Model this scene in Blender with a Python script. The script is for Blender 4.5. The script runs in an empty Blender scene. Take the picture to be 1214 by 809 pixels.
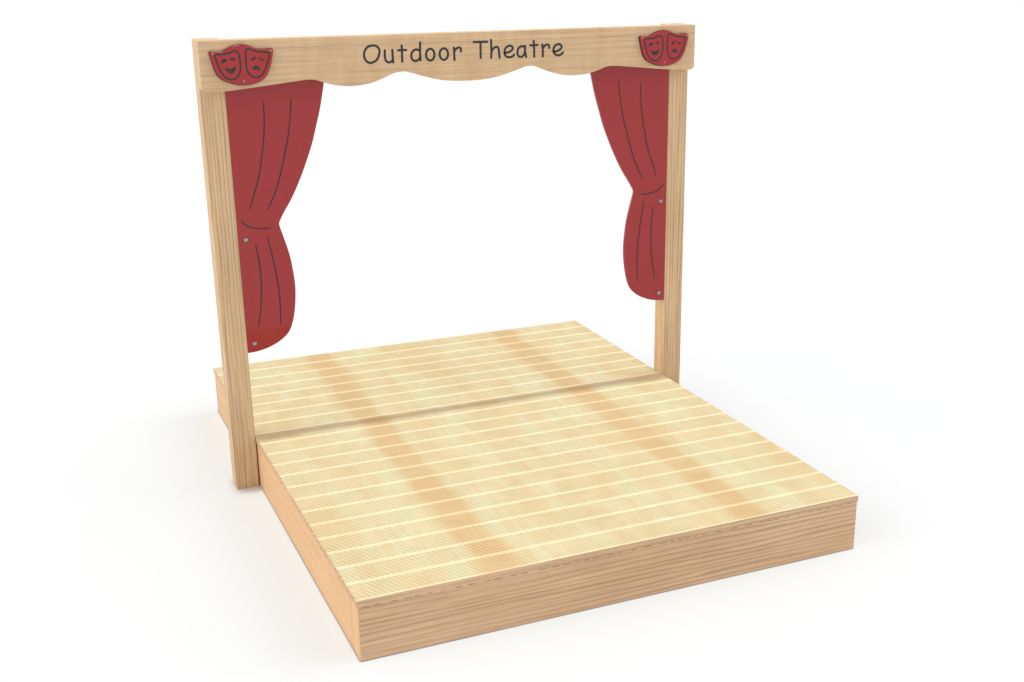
import bpy, bmesh, math, random
from mathutils import Vector
random.seed(7)
S = bpy.context.scene
COL = S.collection

# ---------------------------------------------------------------- measures (metres)
W, D, H = 2.0, 2.636, 0.2302        # deck width, depth, top
PITCH, NB = D / 21, 21              # decking boards
YP, PQ, PW = 1.600, 0.0916, 0.0974  # post front, depth, width
YB0, YB1 = 1.540, 1.5992            # header board front / back
HT = 1.904                          # top of the frame
# lettering strokes and carved shapes as (x, z) points on the board
OUTDOOR = [[(0.5882, 1.8637), (0.6065, 1.8613), (0.6186, 1.8471), (0.6168, 1.8263), (0.6054, 1.8058), (0.5828, 1.7951), (0.563, 1.8021), (0.5542, 1.8216), (0.5579, 1.8439), (0.5715, 1.859), (0.5882, 1.8637)], [(0.6417, 1.8428), (0.6412, 1.8184), (0.6451, 1.8008), (0.6567, 1.7941), (0.67, 1.7992), (0.6744, 1.8067)], [(0.6739, 1.8434), (0.674, 1.8207), (0.6753, 1.7934)], [(0.7138, 1.8595), (0.7147, 1.8368), (0.7139, 1.7947)], [(0.698, 1.8409), (0.7328, 1.8411)], [(0.7914, 1.8359), (0.7769, 1.8417), (0.7635, 1.8369), (0.7542, 1.8231), (0.7553, 1.8055), (0.7674, 1.7955), (0.7827, 1.7992), (0.7918, 1.8094)], [(0.7939, 1.8692), (0.7921, 1.8341), (0.7929, 1.7977)], [(0.9405, 1.8432), (0.9412, 1.8183), (0.9416, 1.7932)], [(0.9415, 1.8272), (0.9508, 1.8386), (0.9625, 1.8432), (0.9709, 1.8386), (0.9709, 1.8261)], [(0.8542, 1.8178), (0.8513, 1.806), (0.8443, 1.7976), (0.835, 1.7947), (0.826, 1.7983), (0.8196, 1.8072), (0.8176, 1.8191), (0.8205, 1.8308), (0.8276, 1.8393), (0.8368, 1.8421), (0.8458, 1.8386), (0.8522, 1.8297), (0.8542, 1.8178)], [(0.9138, 1.8182), (0.9109, 1.8067), (0.9038, 1.7985), (0.8945, 1.7957), (0.8854, 1.7992), (0.8789, 1.8079), (0.8769, 1.8195), (0.8797, 1.8309), (0.8868, 1.8391), (0.8961, 1.8419), (0.9052, 1.8385), (0.9117, 1.8298), (0.9138, 1.8182)]]
THEATRE = [[(1.029, 1.8628), (1.0899, 1.8623)], [(1.0591, 1.8618), (1.0588, 1.8321), (1.0587, 1.7968)], [(1.107, 1.8693), (1.1077, 1.8304), (1.1062, 1.7962)], [(1.1075, 1.8214), (1.119, 1.8354), (1.133, 1.8404), (1.1408, 1.8311), (1.1424, 1.8148), (1.1448, 1.794)], [(1.1704, 1.8138), (1.1885, 1.8168), (1.2039, 1.8271), (1.2029, 1.838), (1.189, 1.8429), (1.1728, 1.8336), (1.1672, 1.8175), (1.1702, 1.8029), (1.1841, 1.7951), (1.2022, 1.7974), (1.2116, 1.805)], [(1.2622, 1.8353), (1.2453, 1.8385), (1.231, 1.8298), (1.2267, 1.8136), (1.2305, 1.7989), (1.2446, 1.7947), (1.2569, 1.8034), (1.262, 1.8179)], [(1.2623, 1.8397), (1.262, 1.8179), (1.2669, 1.7928)], [(1.3024, 1.8595), (1.304, 1.8274), (1.3045, 1.7926)], [(1.2859, 1.8408), (1.3205, 1.8415)], [(1.3422, 1.8426), (1.3449, 1.815), (1.3438, 1.7922)], [(1.3441, 1.826), (1.3533, 1.8367), (1.3656, 1.8418), (1.3738, 1.8379), (1.375, 1.8268)], [(1.3985, 1.8113), (1.4171, 1.8143), (1.433, 1.8267), (1.4297, 1.8379), (1.4173, 1.842), (1.4006, 1.8333), (1.3943, 1.817), (1.3984, 1.8039), (1.4129, 1.7949), (1.4295, 1.7973), (1.44, 1.8062)]]
OUT = [(-0.0595, 1.8609), (-0.0365, 1.8596), (-0.0105, 1.8623), (0.0166, 1.8762), (0.0431, 1.8835), (0.0693, 1.8847), (0.0949, 1.8787), (0.1126, 1.8699), (0.136, 1.8658), (0.1599, 1.8668), (0.1823, 1.8642), (0.1802, 1.837), (0.1675, 1.7932), (0.1461, 1.7574), (0.11, 1.738), (0.0567, 1.732), (0.0128, 1.741), (-0.0246, 1.7595), (-0.043, 1.7861), (-0.0545, 1.8301)]
F1 = [(-0.0399, 1.8501), (-0.0036, 1.8526), (0.0229, 1.8594), (0.0388, 1.8632), (0.0496, 1.852), (0.0529, 1.8132), (0.049, 1.7823), (0.0327, 1.7596), (0.0114, 1.7554), (-0.011, 1.7667), (-0.0269, 1.7932), (-0.0368, 1.8269), (-0.0399, 1.8501)]
F2 = [(0.0793, 1.8638), (0.0915, 1.8686), (0.1196, 1.8586), (0.1641, 1.8518), (0.1654, 1.8349), (0.1518, 1.7964), (0.1308, 1.7659), (0.1064, 1.7591), (0.0862, 1.7704), (0.0754, 1.7994), (0.0759, 1.8382), (0.0793, 1.8638)]
E1 = [(-0.0185, 1.8147), (-0.0174, 1.8275), (-0.0104, 1.8341), (-0.0, 1.8338), (0.0042, 1.8292), (-0.0023, 1.8231), (-0.0102, 1.8208)]
E2 = [(0.0139, 1.8302), (0.0184, 1.8364), (0.0275, 1.8374), (0.034, 1.8307), (0.033, 1.8256), (0.0268, 1.8284), (0.019, 1.8287)]
M1 = [(-0.0067, 1.8014), (0.0008, 1.7985), (0.0097, 1.7956), (0.0203, 1.7977), (0.0271, 1.8013), (0.0339, 1.8049), (0.033, 1.7946), (0.0269, 1.7832), (0.016, 1.778), (0.0046, 1.7816), (-0.0037, 1.7909)]
E3 = [(0.0912, 1.8325), (0.1004, 1.8321), (0.1088, 1.8383), (0.1149, 1.8388), (0.1135, 1.8316), (0.1063, 1.8241), (0.0972, 1.8258)]
E4 = [(0.1273, 1.8389), (0.1321, 1.8335), (0.1384, 1.8294), (0.1469, 1.8291), (0.1433, 1.8233), (0.1339, 1.8226), (0.1279, 1.8298)]
M2 = [(0.0969, 1.7895), (0.103, 1.7996), (0.1128, 1.8057), (0.1203, 1.8002), (0.1261, 1.7909), (0.1263, 1.7831), (0.1193, 1.7886), (0.1102, 1.7897), (0.1021, 1.7885)]
SC = [(-0.0498, 1.8542), (0.1747, 1.8593), (0.0623, 1.7461)]

# studio light: soft light from each side (colour), lamp strength, floor reflectance
AMB, SUN, GROUND = .985, 2.05, .640
LEFT, RIGHT, FRONT, BACK, TOP = (2.15, 1.96, 1.78), (.8, .78, .82), (.92, .92, .92), (.95, .93, .93), (.26, .18, .2)
LEFT_HIGH, RIGHT_HIGH, HORIZON = (1.85, 1.68, 1.6), (2.5, 2.36, 2.42), (.42, .42, .43)

# ---------------------------------------------------------------- helpers
def tag(o, label=None, cat=None, group=None, kind=None):
    if label: o['label'] = label
    if cat: o['category'] = cat
    if group: o['group'] = group
    if kind: o['kind'] = kind
    return o

def root(name, loc, label, cat):
    o = bpy.data.objects.new(name, None); COL.objects.link(o)
    o.location = loc; o.empty_display_size = .1
    return tag(o, label, cat)

def obj(name, bm, mat, parent=None, origin=None, bevel=0, segs=2, smooth=False, chain=(0, 0, 0)):
    """link a bmesh given in world coordinates; origin = world origin of the new object, chain = parent's world position"""
    org = Vector(origin) if origin is not None else Vector(chain)
    bmesh.ops.translate(bm, verts=bm.verts, vec=-org)
    bmesh.ops.recalc_face_normals(bm, faces=bm.faces)
    me = bpy.data.meshes.new(name); bm.to_mesh(me); bm.free()
    me.materials.append(mat)
    o = bpy.data.objects.new(name, me); COL.objects.link(o)
    o.location = org - Vector(chain)
    if parent: o.parent = parent
    if smooth:
        for p in me.polygons: p.use_smooth = True
    if bevel:
        b = o.modifiers.new('bevel', 'BEVEL'); b.width = bevel; b.segments = segs
        b.limit_method = 'ANGLE'; b.angle_limit = math.radians(35); b.harden_normals = False
    return o

def box(bm, x0, x1, y0, y1, z0, z1):
    v = [bm.verts.new(p) for p in ((x0,y0,z0),(x1,y0,z0),(x1,y1,z0),(x0,y1,z0),(x0,y0,z1),(x1,y0,z1),(x1,y1,z1),(x0,y1,z1))]
    for f in ((0,1,2,3),(4,5,6,7),(0,1,5,4),(1,2,6,5),(2,3,7,6),(3,0,4,7)):
        bm.faces.new([v[i] for i in f])
    return bm

def prism(bm, pts, y0, y1):
    """outline in (x, z) pushed from y0 to y1"""
    a = [bm.verts.new((x, y0, z)) for x, z in pts]; b = [bm.verts.new((x, y1, z)) for x, z in pts]
    bm.faces.new(a); bm.faces.new(b[::-1])
    n = len(pts)
    for i in range(n): bm.faces.new((a[i], a[(i+1) % n], b[(i+1) % n], b[i]))
    return bm

def cat_rom(p, n=6, closed=False):
    m = len(p); out = []
    rng = range(m if closed else m - 1)
    for i in rng:
        g = (lambda k: p[k % m]) if closed else (lambda k: p[min(max(k, 0), m - 1)])
        p0, p1, p2, p3 = g(i-1), g(i), g(i+1), g(i+2)
        for j in range(n):
            t = j / n; t2 = t*t; t3 = t2*t
            out.append(tuple(.5*((2*p1[c]) + (-p0[c]+p2[c])*t + (2*p0[c]-5*p1[c]+4*p2[c]-p3[c])*t2 + (-p0[c]+3*p1[c]-3*p2[c]+p3[c])*t3) for c in (0, 1)))
    if not closed: out.append(tuple(p[-1]))
    return out

def stroke(bm, pts, w, y0, y1, closed=False, taper=0):
    """round-ended flat stroke of width w following (x, z) points: a shallow solid from y0 (front) to y1"""
    n = len(pts); L = []; R = []
    for i in range(n):
        if closed: a, b = pts[(i-1) % n], pts[(i+1) % n]
        else: a, b = pts[max(i-1, 0)], pts[min(i+1, n-1)]
        dx, dz = b[0]-a[0], b[1]-a[1]; l = math.hypot(dx, dz) or 1
        nx, nz = -dz/l, dx/l; h = w/2
        if taper: h *= 1 - taper*abs(2*i/(n-1)-1)**3
        L.append((pts[i][0]+nx*h, pts[i][1]+nz*h)); R.append((pts[i][0]-nx*h, pts[i][1]-nz*h))
    if closed:
        vs = [[bm.verts.new((x, y, z)) for x, z in l] for l in (L, R) for y in (y0, y1)]
        Lf, Lb, Rf, Rb = vs
        for i in range(n):
            j = (i+1) % n
            for q in ((Lf,Rf),(Rf,Rb),(Rb,Lb),(Lb,Lf)):
                bm.faces.new((q[0][i], q[0][j], q[1][j], q[1][i]))
        return bm
    def cap(c, frm, sgn):
        a0 = math.atan2(frm[1]-c[1], frm[0]-c[0]); r = math.hypot(frm[0]-c[0], frm[1]-c[1])
        return [(c[0]+r*math.cos(a0+sgn*k*math.pi/6), c[1]+r*math.sin(a0+sgn*k*math.pi/6)) for k in range(1, 6)]
    c1 = cap(pts[-1], L[-1], -1); c0 = cap(pts[0], R[0], -1)
    Lf = [bm.verts.new((x, y0, z)) for x, z in L]; Rf = [bm.verts.new((x, y0, z)) for x, z in R]
    Lb = [bm.verts.new((x, y1, z)) for x, z in L]; Rb = [bm.verts.new((x, y1, z)) for x, z in R]
    for i in range(n-1):
        for a, b in ((Lf,Rf),(Rf,Rb),(Rb,Lb),(Lb,Lf)):
            bm.faces.new((a[i], a[i+1], b[i+1], b[i]))
    for c, l, r, lb, rb in ((c1, Lf[-1], Rf[-1], Lb[-1], Rb[-1]), (c0, Rf[0], Lf[0], Rb[0], Lb[0])):
        cf = [bm.verts.new((x, y0, z)) for x, z in c]; cb = [bm.verts.new((x, y1, z)) for x, z in c]
        ring_f = [l]+cf+[r]; ring_b = [lb]+cb+[rb]
        bm.faces.new(ring_f); bm.faces.new(ring_b[::-1])
        for i in range(len(ring_f)-1): bm.faces.new((ring_f[i], ring_f[i+1], ring_b[i+1], ring_b[i]))
    return bm

def dome(bm, x, y, z, r, h, seg=20):
    """low dome head facing -y with a hex socket's shallow rim"""
    prof = [(r, 0), (r, .25*h), (.93*r, .55*h), (.78*r, .8*h), (.55*r, .96*h), (.42*r, h), (.36*r, .62*h)]
    rings = []
    for pr, py in prof:
        rings.append([bm.verts.new((x+pr*math.cos(2*math.pi*k/seg), y-py, z+pr*math.sin(2*math.pi*k/seg))) for k in range(seg)])
    for a, b in zip(rings, rings[1:]):
        for k in range(seg): bm.faces.new((a[k], a[(k+1) % seg], b[(k+1) % seg], b[k]))
    bm.faces.new(rings[-1]); bm.faces.new(rings[0][::-1])
    return bm

# ---------------------------------------------------------------- materials
class N:
    def __init__(s, name):
        s.m = bpy.data.materials.new(name); s.m.use_nodes = True
        s.t = s.m.node_tree; s.b = s.t.nodes['Principled BSDF']
    def n(s, typ, **k):
        x = s.t.nodes.new(typ)
        for a, v in k.items(): setattr(x, a, v)
        return x
    def l(s, a, b): s.t.links.new(a, b)
    def val(s, node, **k):
        for a, v in k.items(): node.inputs[a.replace('_', ' ')].default_value = v
        return node
    def coords(s, scale, off=(0,0,0), rot=(0,0,0)):
        tc = s.n('ShaderNodeTexCoord'); mp = s.n('ShaderNodeMapping')
        mp.inputs['Scale'].default_value = scale; mp.inputs['Location'].default_value = off; mp.inputs['Rotation'].default_value = rot
        s.l(tc.outputs['Object'], mp.inputs['Vector']); return mp.outputs['Vector']
    def noise(s, vec, scale=1, detail=3, rough=.5, dist=0):
        x = s.n('ShaderNodeTexNoise'); s.l(vec, x.inputs['Vector'])
        s.val(x, Scale=scale, Detail=detail, Roughness=rough, Distortion=dist); return x.outputs['Fac']
    def ramp(s, fac, stops):
        x = s.n('ShaderNodeValToRGB'); s.l(fac, x.inputs['Fac'])
        e = x.color_ramp.elements
        while len(e) < len(stops): e.new(.5)
        for i, (p, c) in enumerate(stops):
            e[i].position = p; e[i].color = (*c, 1) if len(c) == 3 else c
        return x.outputs['Color']
    def mix(s, a, b, fac, mode='MIX'):
        x = s.n('ShaderNodeMix', data_type='RGBA', blend_type=mode)
        for i, v in ((6, a), (7, b)):
            if isinstance(v, tuple): x.inputs[i].default_value = (*v, 1)
            else: s.l(v, x.inputs[i])
        if isinstance(fac, (int, float)): x.inputs[0].default_value = fac
        else: s.l(fac, x.inputs[0])
        return x.outputs[2]
    def math(s, op, a, b=0.0, c=None):
        x = s.n('ShaderNodeMath', operation=op)
        for i, v in enumerate((a, b) if c is None else (a, b, c)):
            if isinstance(v, (int, float)): x.inputs[i].default_value = v
            else: s.l(v, x.inputs[i])
        return x.outputs[0]
    def bump(s, h, strength, dist):
        x = s.n('ShaderNodeBump'); s.l(h, x.inputs['Height']); s.val(x, Strength=strength, Distance=dist)
        s.l(x.outputs['Normal'], s.b.inputs['Normal'])

def g(v): return (v, v, v)

def wood(name, base, axis, ring=.016, ringc=.16, finec=.10, blotch=.10, off=(0,0,0), wob=.010, figure=False):
    """planed softwood: growth-ring lines along `axis`, fine fibre, faint blotches"""
    w = N(name)
    ax = 'xyz'.index(axis)
    tc = w.n('ShaderNodeTexCoord')
    lo = [21, 21, 21]; lo[ax] = 1.1
    mp = w.n('ShaderNodeMapping'); mp.inputs['Scale'].default_value = lo; mp.inputs['Location'].default_value = off
    w.l(tc.outputs['Object'], mp.inputs['Vector'])
    nz = w.n('ShaderNodeTexNoise'); w.l(mp.outputs['Vector'], nz.inputs['Vector']); w.val(nz, Scale=1.0, Detail=2.0, Roughness=.5)
    sep = w.n('ShaderNodeSeparateXYZ'); w.l(tc.outputs['Object'], sep.inputs[0])
    others = [i for i in range(3) if i != ax]
    a = w.math('MULTIPLY', sep.outputs[others[0]], .8 if ax != 0 else .35)
    c = w.math('ADD', a, w.math('MULTIPLY', sep.outputs[others[1]], 1.0 if ax != 2 else .35))
    c = w.math('ADD', c, w.math('MULTIPLY', nz.outputs['Fac'], wob * 6))
    ph = w.math('MULTIPLY', c, 1.0 / ring)
    fr = w.math('FRACT', ph)
    # early wood rises slowly to a dark late-wood line, then drops
    rline = w.ramp(fr, [(0, g(.0)), (.55, g(.25)), (.82, g(1)), (.9, g(.85)), (1.0, g(0))])
    # rings fade in and out
    fade = w.noise(w.coords([6 if i != ax else .8 for i in range(3)], (3.1, 5.2, 1.7)), 1, 2)
    fade = w.ramp(fade, [(.3, g(.25)), (.7, g(1))])
    fs = [420, 420, 420]; fs[ax] = 9
    fine = w.noise(w.coords(fs, off), 1, 2, .6)
    ms = [60, 60, 60]; ms[ax] = 2.2
    mid = w.noise(w.coords(ms, off), 1, 3, .6)
    bs = [5, 5, 5]; bs[ax] = 2.2
    if figure: bs = [3, 3, 3]; bs[ax] = 13
    bl = w.noise(w.coords(bs, (7.3, 2.2, .4)), 1, 3, .6)
    dark = tuple(base[i] * (1 - ringc) * (1, .97, .93)[i] for i in range(3))
    col = w.mix(base, dark, w.math('MULTIPLY', rline, fade))
    col = w.mix(col, w.ramp(fine, [(.3, g(1 - finec)), (.7, g(1 + finec * .4))]), 1.0, 'MULTIPLY')
    col = w.mix(col, w.ramp(mid, [(.3, g(1 - finec)), (.7, g(1 + finec * .5))]), 1.0, 'MULTIPLY')
    col = w.mix(col, w.ramp(bl, [(.3, tuple(1 - blotch * k for k in (.6, .9, 1.2))), (.68, (1, 1, 1))]), 1.0, 'MULTIPLY')
    if figure:      # fine drying checks running along the board
        z = w.math('ADD', sep.outputs[2], w.math('MULTIPLY', w.noise(w.coords((5, 1, 1)), 1, 3), .02))
        d = w.math('ABSOLUTE', w.math('SUBTRACT', z, 1.8775))
        line = w.ramp(w.math('MULTIPLY', d, 100), [(.05, g(1)), (.16, g(0))])
        seg = w.ramp(w.noise(w.coords((4.5, 1, 1), (2.6, 0, 0)), 1, 2), [(.44, g(0)), (.5, g(1))])
        col = w.mix(col, (.36, .23, .12), w.math('MULTIPLY', w.math('MULTIPLY', line, seg), .8))
    w.l(col, w.b.inputs['Base Color'])
    w.val(w.b, Roughness=.62); w.b.inputs['Specular IOR Level'].default_value = .25
    w.bump(w.math('ADD', w.math('MULTIPLY', rline, -.5), fine), .25, .0006)
    return w.m

MOIREX, MOIREY, MOIREC, PLAIN = 50.0, 24.0, .85, .20
def deck_wood(name):
    w = N(name)
    tc = w.n('ShaderNodeTexCoord'); sep = w.n('ShaderNodeSeparateXYZ'); w.l(tc.outputs['Object'], sep.inputs[0])
    X, Y = sep.outputs[0], sep.outputs[1]
    # board number gives each plank its own slight shift
    bn = w.math('FLOOR', w.math('MULTIPLY', w.math('ADD', Y, D/2), 1 / PITCH))
    wn = w.n('ShaderNodeTexWhiteNoise', noise_dimensions='1D'); w.l(bn, wn.inputs['W'])
    rnd = w.math('SUBTRACT', wn.outputs['Value'], .5)
    cb = w.n('ShaderNodeCombineXYZ'); w.l(w.math('ADD', X, w.math('MULTIPLY', rnd, .02)), cb.inputs[0])
    w.l(w.math('MULTIPLY', Y, 1.0), cb.inputs[1])
    def ns(scale, off, detail=3, rough=.5):
        mp = w.n('ShaderNodeMapping'); mp.inputs['Scale'].default_value = scale; mp.inputs['Location'].default_value = off
        w.l(cb.outputs[0], mp.inputs['Vector']); return w.noise(mp.outputs['Vector'], 1, detail, rough)
    # reddish heartwood patch that comes back along the timber
    xs = w.math('ADD', X, w.math('MULTIPLY', w.math('SUBTRACT', ns((1, 9, 1), (2, 0, 0), 2), .5), .035))
    xs = w.math('ADD', xs, w.math('MULTIPLY', rnd, .02))
    t = w.math('PINGPONG', w.math('ADD', xs, 1.0 - .52 + 1.01 * 4), .505)      # 0 at the patch centre
    patch = w.ramp(t, [(.0, g(1)), (.042, g(1)), (.062, g(.6)), (.08, g(.2)), (.115, g(0))])
    patch = w.mix(patch, w.ramp(ns((5, 30, 1), (0, 0, 0), 3), [(.3, g(.82)), (.6, g(1))]), 1, 'MULTIPLY')
    wn2 = w.n('ShaderNodeTexWhiteNoise', noise_dimensions='1D'); w.l(w.math('ADD', bn, 31.0), wn2.inputs['W'])
    patch = w.mix(patch, w.ramp(wn2.outputs['Value'], [(0, g(.82)), (1, g(1))]), 1, 'MULTIPLY')
    # fainter warm patches halfway between
    t2 = w.math('PINGPONG', w.math('ADD', w.math('ADD', xs, w.math('MULTIPLY', rnd, .06)), 1.0 - 1.02 + 1.01 * 4), .505)
    faint = w.ramp(t2, [(.0, g(.34)), (.07, g(.26)), (.15, g(.08)), (.2, g(0))])
    base = (.640, .580, .378); red = (.60, .415, .212); pink = (.642, .508, .300); green = (.605, .59, .38)
    b1 = ns((2.6, 1.1, 1), (3.3, 1.9, 0), 3, .55)
    cq = w.n('ShaderNodeCombineXYZ'); w.l(w.math('ADD', X, w.math('MULTIPLY', rnd, .03)), cq.inputs[0])
    w.l(w.math('ADD', w.math('MULTIPLY', bn, PITCH * .5), w.math('MULTIPLY', Y, .5)), cq.inputs[1])
    def nq(scale, off, detail=3, rough=.5):
        mp = w.n('ShaderNodeMapping'); mp.inputs['Scale'].default_value = scale; mp.inputs['Location'].default_value = off
        w.l(cq.outputs[0], mp.inputs['Vector']); return w.noise(mp.outputs['Vector'], 1, detail, rough)
    b1 = nq((6, 1.6, 1), (3.3, 1.9, 0), 3, .6)
    col = w.mix(base, pink, w.ramp(b1, [(.40, g(0)), (.60, g(1))]))
    b2 = nq((9, 2.6, 1), (9.3, 4.9, 0), 3, .6)
    col = w.mix(col, green, w.ramp(b2, [(.5, g(0)), (.7, g(.8))]))
    b3 = nq((24, 5, 1), (1.3, 8.9, 0), 3, .6)
    col = w.mix(col, pink, w.ramp(b3, [(.48, g(0)), (.68, g(.8))]))
    col = w.mix(col, red, w.mix(faint, w.ramp(nq((12, 3, 1), (0, 5, 0), 2), [(.35, g(.2)), (.6, g(1))]), 1, 'MULTIPLY'))
    col = w.mix(col, red, patch)
    fb = ns((9, 420, 1), (0, 0, 0), 2, .6)
    col = w.mix(col, w.ramp(fb, [(.3, g(.92)), (.7, g(1.03))]), 1, 'MULTIPLY')
    # slanting dark lines put into the colour, imitating moire of the rib shading
    gm = w.n('ShaderNodeNewGeometry')
    lf = w.math('FRACT', w.math('ADD', w.math('MULTIPLY', Y, 1 / PITCH), NB / 2))      # 0..1 across one board
    edge = w.math('LESS_THAN', w.math('ABSOLUTE', w.math('SUBTRACT', lf, .5)), .5 - .0092 / PITCH)
    wv = w.math('MULTIPLY_ADD', X, MOIREX, w.math('MULTIPLY', Y, MOIREY))
    sn = w.math('MULTIPLY_ADD', w.math('SINE', w.math('MULTIPLY', wv, 2 * math.pi)), .5, .5)
    amp = w.ramp(ns((7, 7, 1), (4, 4, 0), 2), [(.3, g(.35)), (.65, g(1))])
    moire = w.math('MULTIPLY', w.math('MULTIPLY', sn, amp), edge)
    col = w.mix(col, w.mix(col, (.78, .73, .62), 1, 'MULTIPLY'), w.math('MULTIPLY', moire, MOIREC))
    plain = w.mix(col, (1.0, .90, .58), w.math('MULTIPLY', w.math('SUBTRACT', 1.0, edge), PLAIN))
    w.l(plain, w.b.inputs['Base Color'])
    w.val(w.b, Roughness=.6); w.b.inputs['Specular IOR Level'].default_value = .25
    w.bump(fb, .2, .0005)
    return w.m

def plastic(name, col, rough=.12, spec=.3, mottled=.0):
    w = N(name)
    n1 = w.noise(w.coords((3, 3, 3)), 1, 3, .5)
    c = w.mix(tuple(k * (1 - mottled) for k in col), tuple(k * (1 + mottled) for k in col), w.ramp(n1, [(.3, g(0)), (.7, g(1))]))
    w.l(c, w.b.inputs['Base Color'])
    w.val(w.b, Roughness=rough); w.b.inputs['Specular IOR Level'].default_value = spec
    n2 = w.noise(w.coords((900, 900, 900)), 1, 1, .5)
    w.bump(n2, .03, .0002)
    return w.m

M_post = wood('post_timber', (.71, .51, .305), 'z', ring=.0125, ringc=.46, finec=.15, blotch=.12, wob=.006)
M_header = wood('header_timber', (.67, .485, .295), 'x', ring=.024, ringc=.15, finec=.10, blotch=.17, wob=.006, figure=True)
M_front = wood('front_panel_timber', (.675, .464, .288), 'x', ring=.020, ringc=.34, finec=.13, blotch=.16, wob=.0075)
M_side = wood('side_panel_timber', (.72, .475, .26), 'y', ring=.06, ringc=.12, finec=.06, blotch=.10, wob=.012)
M_block = wood('corner_block_timber', (.72, .475, .26), 'z', ring=.03, ringc=.12, finec=.06, blotch=.08, wob=.006)
M_deck = deck_wood('ribbed_deck_timber')
M_red = plastic('red_curtain_board', (.315, .025, .025), rough=.04, spec=.4, mottled=.015)
M_plaque = plastic('red_plaque_board', (.345, .024, .028), rough=.22, spec=.35, mottled=.02)
M_dark = plastic('charcoal_engraving_and_rim_shade', (.028, .032, .036), rough=.4, spec=.25)
M_fold = plastic('dark_fold_groove', (.042, .026, .030), rough=.45, spec=.25)
w = N('galvanised_steel'); n = w.noise(w.coords((300, 300, 300)), 1, 2)
w.l(w.ramp(n, [(.3, (.30, .31, .31)), (.7, (.42, .43, .43))]), w.b.inputs['Base Color']); w.val(w.b, Metallic=.85, Roughness=.34); M_steel = w.m
w = N('white_studio_floor'); n = w.noise(w.coords((.6, .6, .6)), 1, 2)
w.l(w.ramp(n, [(.3, g(GROUND - .003)), (.7, g(GROUND + .003))]), w.b.inputs['Base Color'])
w.val(w.b, Roughness=.95); w.b.inputs['Specular IOR Level'].default_value = 0.0; M_ground = w.m

# ---------------------------------------------------------------- setting
bm = bmesh.new(); r = 180
bm.faces.new([bm.verts.new(p) for p in ((-r,-r,0),(r,-r,0),(r,r,0),(-r,r,0))])
tag(obj('ground', bm, M_ground), kind='structure')

# ---------------------------------------------------------------- stage platform
PC = Vector((W/2, D/2, 0))
st = root('stage_platform', PC, 'low wooden stage platform with ribbed pale decking and plain timber sides', 'stage')
bm = bmesh.new()
BT = .0262                                    # board thickness
zt = H
for k in range(NB):
    y0 = k * PITCH + .00015; y1 = (k + 1) * PITCH - .00015
    prof = [(y0, zt - BT), (y0, zt - .0008), (y0 + .0008, zt)]
    m0, m1 = y0 + .0092, y1 - .0092
    nr = 12; p = (m1 - m0) / (nr + .0)
    for j in range(nr):
        a = m0 + j * p
        prof += [(a, zt), (a + p * .10, zt - .0012), (a + p * .42, zt - .0012), (a + p * .52, zt - .0001), (a + p * .98, zt - .0001)]
    prof += [(m1, zt), (y1 - .0008, zt), (y1, zt - .0008), (y1, zt - BT)]
    dx0 = random.uniform(-.0006, .0006); dx1 = random.uniform(-.0006, .0006)
    A = [bm.verts.new((dx0, y, z)) for y, z in prof]; B = [bm.verts.new((W + dx1, y, z)) for y, z in prof]
    n_ = len(prof)
    for i in range(n_): bm.faces.new((A[i], B[i], B[(i+1) % n_], A[(i+1) % n_]))
    bm.faces.new(A); bm.faces.new(B[::-1])
dk = obj('deck', bm, M_deck, st, chain=PC)
dk.data.materials.append(M_front)
for p in dk.data.polygons:
    if abs(p.normal.z) < .3 and (abs(p.normal.x) > .9 or abs(p.center.y) > D/2 - .001): p.material_index = 1
zb = H - BT - .0004                           # underside of the boards
# front panel: its top edge touches the boards in short lands with hollow notches between
pts = [(.004, .003), (1.996, .003)]
top = []; x = .016
top.append((.004, zb))
while x < 1.97:
    wdt = random.uniform(.014, .034)
    dep = random.choice((.0026, .0034, .0038, .0022, .003))
    top += [(x, zb), (x + .002, zb - dep), (x + wdt - .002, zb - dep), (x + wdt, zb)]
    x += wdt + random.choice((.010, .014, .020, .030, .038))
top.append((1.996, zb))
bm = prism(bmesh.new(), pts + top[::-1], .0012, .0042)
box(bm, .004, 1.996, .0042, .0985, .003, zb)
fp = obj('front_panel', bm, M_front, st, chain=PC)
fp.data.materials.append(M_block)
for p in fp.data.polygons:
    if abs(p.normal.x) > .99 and abs(p.center.x) > .99: p.material_index = 1
for s in (0, 1):
    xa, xb = (.0035, .045) if s == 0 else (W - .045, W - .0035)
    bm = box(bmesh.new(), xa, xb, .1010, D - .0425, .003, zb)
    obj('side_panel', bm, M_side, st, chain=PC, bevel=.0012)
bm = box(bmesh.new(), .004, 1.996, D - .042, D - .001, .003, zb)
obj('back_panel', bm, M_front, st, chain=PC, bevel=.0012)

# ---------------------------------------------------------------- theatre frame
FC = Vector((W/2, YP + PQ/2, 0))
fr = root('theatre_frame', FC, 'tall timber proscenium frame with red curtains and Outdoor Theatre header, straddling the stage', 'theatre frame')
for x0 in (-.0988, 2.0006):
    bm = box(bmesh.new(), x0, x0 + PW, YP, YP + PQ, 0, HT - .0012)
    obj('post', bm, M_post, fr, chain=FC, bevel=.002)
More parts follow.
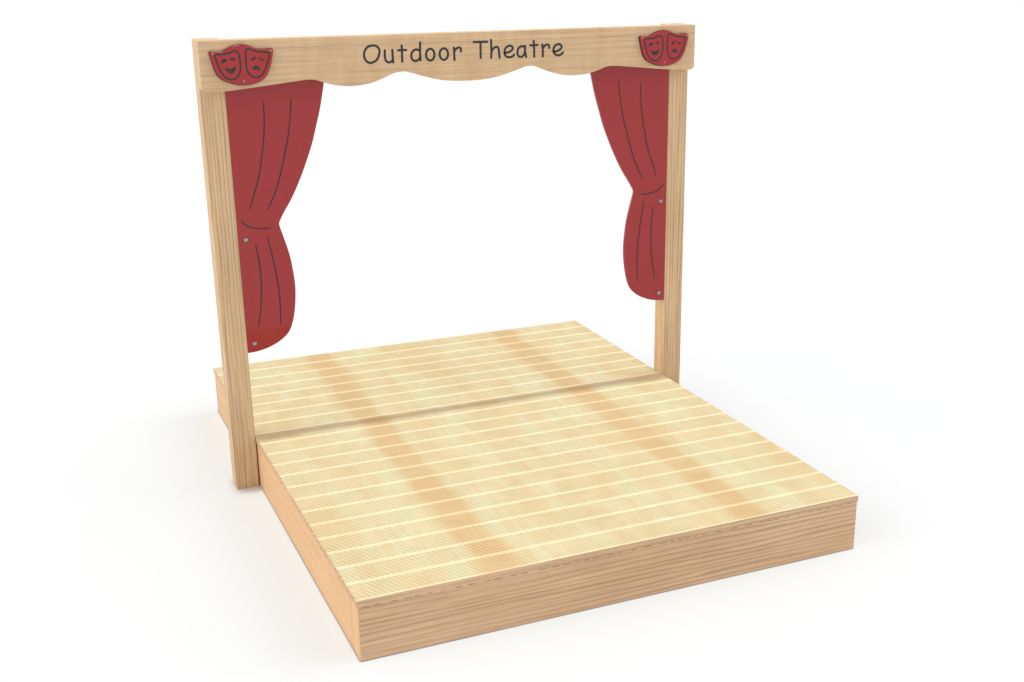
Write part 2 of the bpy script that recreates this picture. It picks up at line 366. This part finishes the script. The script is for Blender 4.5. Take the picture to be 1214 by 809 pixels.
# header board with its scalloped lower edge
half = [(-.070, 1.7065), (.0, 1.7095), (.06, 1.7145), (.13, 1.7215), (.19, 1.7275), (.26, 1.7345), (.305, 1.7385), (.33, 1.7392), (.352, 1.736), (.38, 1.7265), (.41, 1.7175),
        (.445, 1.7100), (.485, 1.7062), (.52, 1.7065), (.56, 1.7110), (.60, 1.7205), (.64, 1.7355), (.672, 1.7480), (.695, 1.7535), (.7185, 1.7550), (.742, 1.7510), (.775, 1.7410),
        (.81, 1.7305), (.85, 1.7200), (.90, 1.7105), (.95, 1.7062)]
half = cat_rom(half, 4)
low = half + [(1.0, 1.7050)] + [(2.0 - x, z) for x, z in half[::-1]]
xl, xr = -.1005, 2.0965
cl = [(xl, 1.722), (xl + .002, 1.7165), (xl + .007, 1.7115), (xl + .015, 1.708)]
cr = [(xr - .015, 1.708), (xr - .007, 1.7115), (xr - .002, 1.7165), (xr, 1.722)]
bm = prism(bmesh.new(), [(xl, HT)] + cl + low + cr + [(xr, HT)], YB0, YB1)
hd = obj('header_board', bm, M_header, fr, chain=FC, bevel=.0022)
for word, txt in ((OUTDOOR, 'Outdoor'), (THEATRE, 'Theatre')):
    bm = bmesh.new()
    for i, s in enumerate(word):
        closed = (s[0] == s[-1]) or math.dist(s[0], s[-1]) < .002
        p = cat_rom(s[:-1], 5, True) if closed else cat_rom(s, 5)
        e = i * .00004
        stroke(bm, p, .0090, YB0 - .0008 - e, YB0 + .001, closed)
    tag(obj('lettering', bm, M_dark, hd, chain=FC), 'dark grey painted word "%s"' % txt)

# curtains: one outline, mirrored for the right-hand one
edge = [(.392, 1.80), (.3975, 1.716), (.3905, 1.683), (.3742, 1.612), (.3519, 1.537), (.3326, 1.4746), (.3064, 1.408), (.2729, 1.3326), (.2335, 1.2574), (.196, 1.1995), (.180, 1.1720)]
edge = cat_rom([(.395, 1.86), (.400, 1.76), (.397, 1.716)] + edge[2:], 4)
waist = [(.1745, 1.1615), (.1725, 1.1530), (.1745, 1.1420)]
lowe = cat_rom([(.180, 1.1215), (.1915, 1.0800), (.2055, 1.0240), (.2150, .9600), (.2205, .8914), (.2185, .8350), (.2110, .7768), (.2000, .7290), (.1835, .6900), (.1580, .6620), (.1240, .6405), (.0820, .6235), (.0400, .6145), (.0, .6118)], 4)
outline = [(.0, 1.86)] + edge + waist + lowe
FOLDS = [
    [(.1455, 1.6534), (.1448, 1.5913), (.1385, 1.5247), (.1288, 1.4665), (.1195, 1.421), (.1075, 1.3664), (.0915, 1.3163), (.0745, 1.2703), (.058, 1.2251)],
    [(.2585, 1.6600), (.2505, 1.5930), (.2335, 1.5021), (.2217, 1.4604), (.2095, 1.4148), (.1895, 1.3475), (.1690, 1.293), (.1500, 1.2530), (.1310, 1.2159)],
    [(.0192, 1.1790), (.0345, 1.1615), (.0560, 1.1485), (.0800, 1.1420), (.1060, 1.1392), (.1350, 1.1395)],
    [(.0690, 1.0770), (.0735, 1.0413), (.0772, 1.0053), (.0785, .9665), (.0795, .9167), (.0755, .8575), (.0660, .7837), (.0538, .7257)],
    [(.1190, 1.1020), (.1280, 1.0536), (.1360, 1.0064), (.1415, .9597), (.1483, .9042), (.1510, .8440), (.1500, .7837), (.1470, .7260)]]
YC = YP + .0004
def curtain(mirror):
    f = (lambda p: (2.0 - p[0] - .0002, p[1])) if mirror else (lambda p: (p[0] - .0008, p[1]))
    bm = prism(bmesh.new(), [f(p) for p in outline], YC, YC + .0135)
    c = obj('curtain', bm, M_red, fr, chain=FC, bevel=.0012)
    c['label'] = 'right-hand red curtain panel gathered at the waist' if mirror else 'left-hand red curtain panel gathered at the waist'
    for s in FOLDS:
        bm = stroke(bmesh.new(), [f(p) for p in cat_rom(s, 5)], .0056, YC - .0004, YC + .002, taper=.25)
        obj('fold_groove', bm, M_fold, c, chain=FC)
    for z in (1.0987, .6508):
        x, z = f((.0305, z))
        obj('bolt', dome(bmesh.new(), x, YC, z, .0092, .0065), M_steel, c, chain=FC, smooth=True)
curtain(False); curtain(True)

# comedy and tragedy plaques on the header
YM = YB0 - .0165
def plaque(dx, lab):
    sh = lambda L: [(x + dx, z) for x, z in L]
    o = cat_rom(sh(OUT), 5, True)
    pl = obj('mask_plaque', prism(bmesh.new(), o, YM, YB0 - .0062), M_plaque, fr, chain=FC, bevel=.0022, segs=3)
    pl['label'] = lab
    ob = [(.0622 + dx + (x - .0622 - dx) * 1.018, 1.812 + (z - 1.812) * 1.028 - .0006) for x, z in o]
    obj('rim_shade', prism(bmesh.new(), ob, YB0 - .0060, YB0 - .0003), M_dark, pl, chain=FC)  # added dark layer, oversized to imitate the shade around the plaque's rim
    for ring, parts, what in ((F1, (E1, E2, M1), 'laughing face outline with slanted eyes and open smile'), (F2, (E3, E4, M2), 'sad face outline with drooping mouth')):
        bm = bmesh.new()
        stroke(bm, cat_rom(sh(ring)[:-1], 5, True), .0060, YM - .0005, YM + .001, True)
        for q in parts: prism(bm, cat_rom(sh(q), 4, True), YM - .0005, YM + .001)
        c = obj('carved_face', bm, M_dark, pl, chain=FC); c['label'] = what
    for x, z in sh(SC): obj('screw', dome(bmesh.new(), x, YM, z, .0032, .0018, 12), M_steel, pl, chain=FC, smooth=True)
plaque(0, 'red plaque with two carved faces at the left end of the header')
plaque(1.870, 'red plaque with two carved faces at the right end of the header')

# ---------------------------------------------------------------- light
wd = bpy.data.worlds.new('World'); S.world = wd; wd.use_nodes = True
nt = wd.node_tree; bg = nt.nodes['Background']
tc = nt.nodes.new('ShaderNodeTexCoord'); 
def lobe(direction, power, col):
    """soft light from one side of the studio, as a colour"""
    dt = nt.nodes.new('ShaderNodeVectorMath'); dt.operation = 'DOT_PRODUCT'; dt.inputs[1].default_value = Vector(direction).normalized()
    nt.links.new(tc.outputs['Generated'], dt.inputs[0])
    m1 = nt.nodes.new('ShaderNodeMath'); m1.operation = 'MULTIPLY'; m1.inputs[1].default_value = 1; m1.use_clamp = True
    nt.links.new(dt.outputs['Value'], m1.inputs[0])
    m2 = nt.nodes.new('ShaderNodeMath'); m2.operation = 'POWER'; m2.inputs[1].default_value = power; nt.links.new(m1.outputs[0], m2.inputs[0])
    v = nt.nodes.new('ShaderNodeVectorMath'); v.operation = 'SCALE'; v.inputs[0].default_value = col
    nt.links.new(m2.outputs[0], v.inputs['Scale']); return v.outputs[0]
def horizon(power, col):
    m0 = nt.nodes.new('ShaderNodeSeparateXYZ'); nt.links.new(tc.outputs['Generated'], m0.inputs[0])
    m1 = nt.nodes.new('ShaderNodeMath'); m1.operation = 'SUBTRACT'; m1.inputs[0].default_value = 1; m1.use_clamp = True; nt.links.new(m0.outputs[2], m1.inputs[1])
    m2 = nt.nodes.new('ShaderNodeMath'); m2.operation = 'POWER'; m2.inputs[1].default_value = power; nt.links.new(m1.outputs[0], m2.inputs[0])
    v = nt.nodes.new('ShaderNodeVectorMath'); v.operation = 'SCALE'; v.inputs[0].default_value = col
    nt.links.new(m2.outputs[0], v.inputs['Scale']); return v.outputs[0]
acc = None
for L in (lobe((-1, 0, 0), 4, LEFT), lobe((1, 0, 0), 4, RIGHT), lobe((0, -1, 0), 2, FRONT), lobe((0, 1, 0), 2, BACK), lobe((0, 0, 1), 2, TOP), horizon(6, HORIZON),
          lobe((-.82, -.12, .57), 8, LEFT_HIGH), lobe((.82, -.12, .57), 8, RIGHT_HIGH)):
    if acc is None: acc = L
    else:
        ad = nt.nodes.new('ShaderNodeVectorMath'); ad.operation = 'ADD'; nt.links.new(acc, ad.inputs[0]); nt.links.new(L, ad.inputs[1]); acc = ad.outputs[0]
nt.links.new(acc, bg.inputs['Color']); bg.inputs['Strength'].default_value = AMB

sl = bpy.data.lights.new('sun', 'SUN'); sl.energy = SUN; sl.angle = math.radians(2.0); sl.color = (.84, 1.0, 1.0)
so = bpy.data.objects.new('overhead_lamp', sl); COL.objects.link(so); so.location = (1, 1, 5); so.rotation_euler = (math.radians(.6), 0, 0)

# ---------------------------------------------------------------- camera
cd = bpy.data.cameras.new('camera'); cam = bpy.data.objects.new('camera', cd); COL.objects.link(cam); S.camera = cam
cd.sensor_width = 36; cd.sensor_fit = 'HORIZONTAL'
cd.lens = 1527.61 / 1214 * 36
cd.shift_x = -(685.226 - 607) / 1214; cd.shift_y = (445.577 - 404.5) / 1214
cd.clip_start = .05; cd.clip_end = 1000
cam.location = (-.9151, -3.7019, 2.2962)
cam.rotation_euler = (math.pi/2 - .3309, 0, -.4336)

S.view_settings.view_transform = 'Standard'; S.view_settings.look = 'None'
S.view_settings.exposure = 0; S.view_settings.gamma = 1
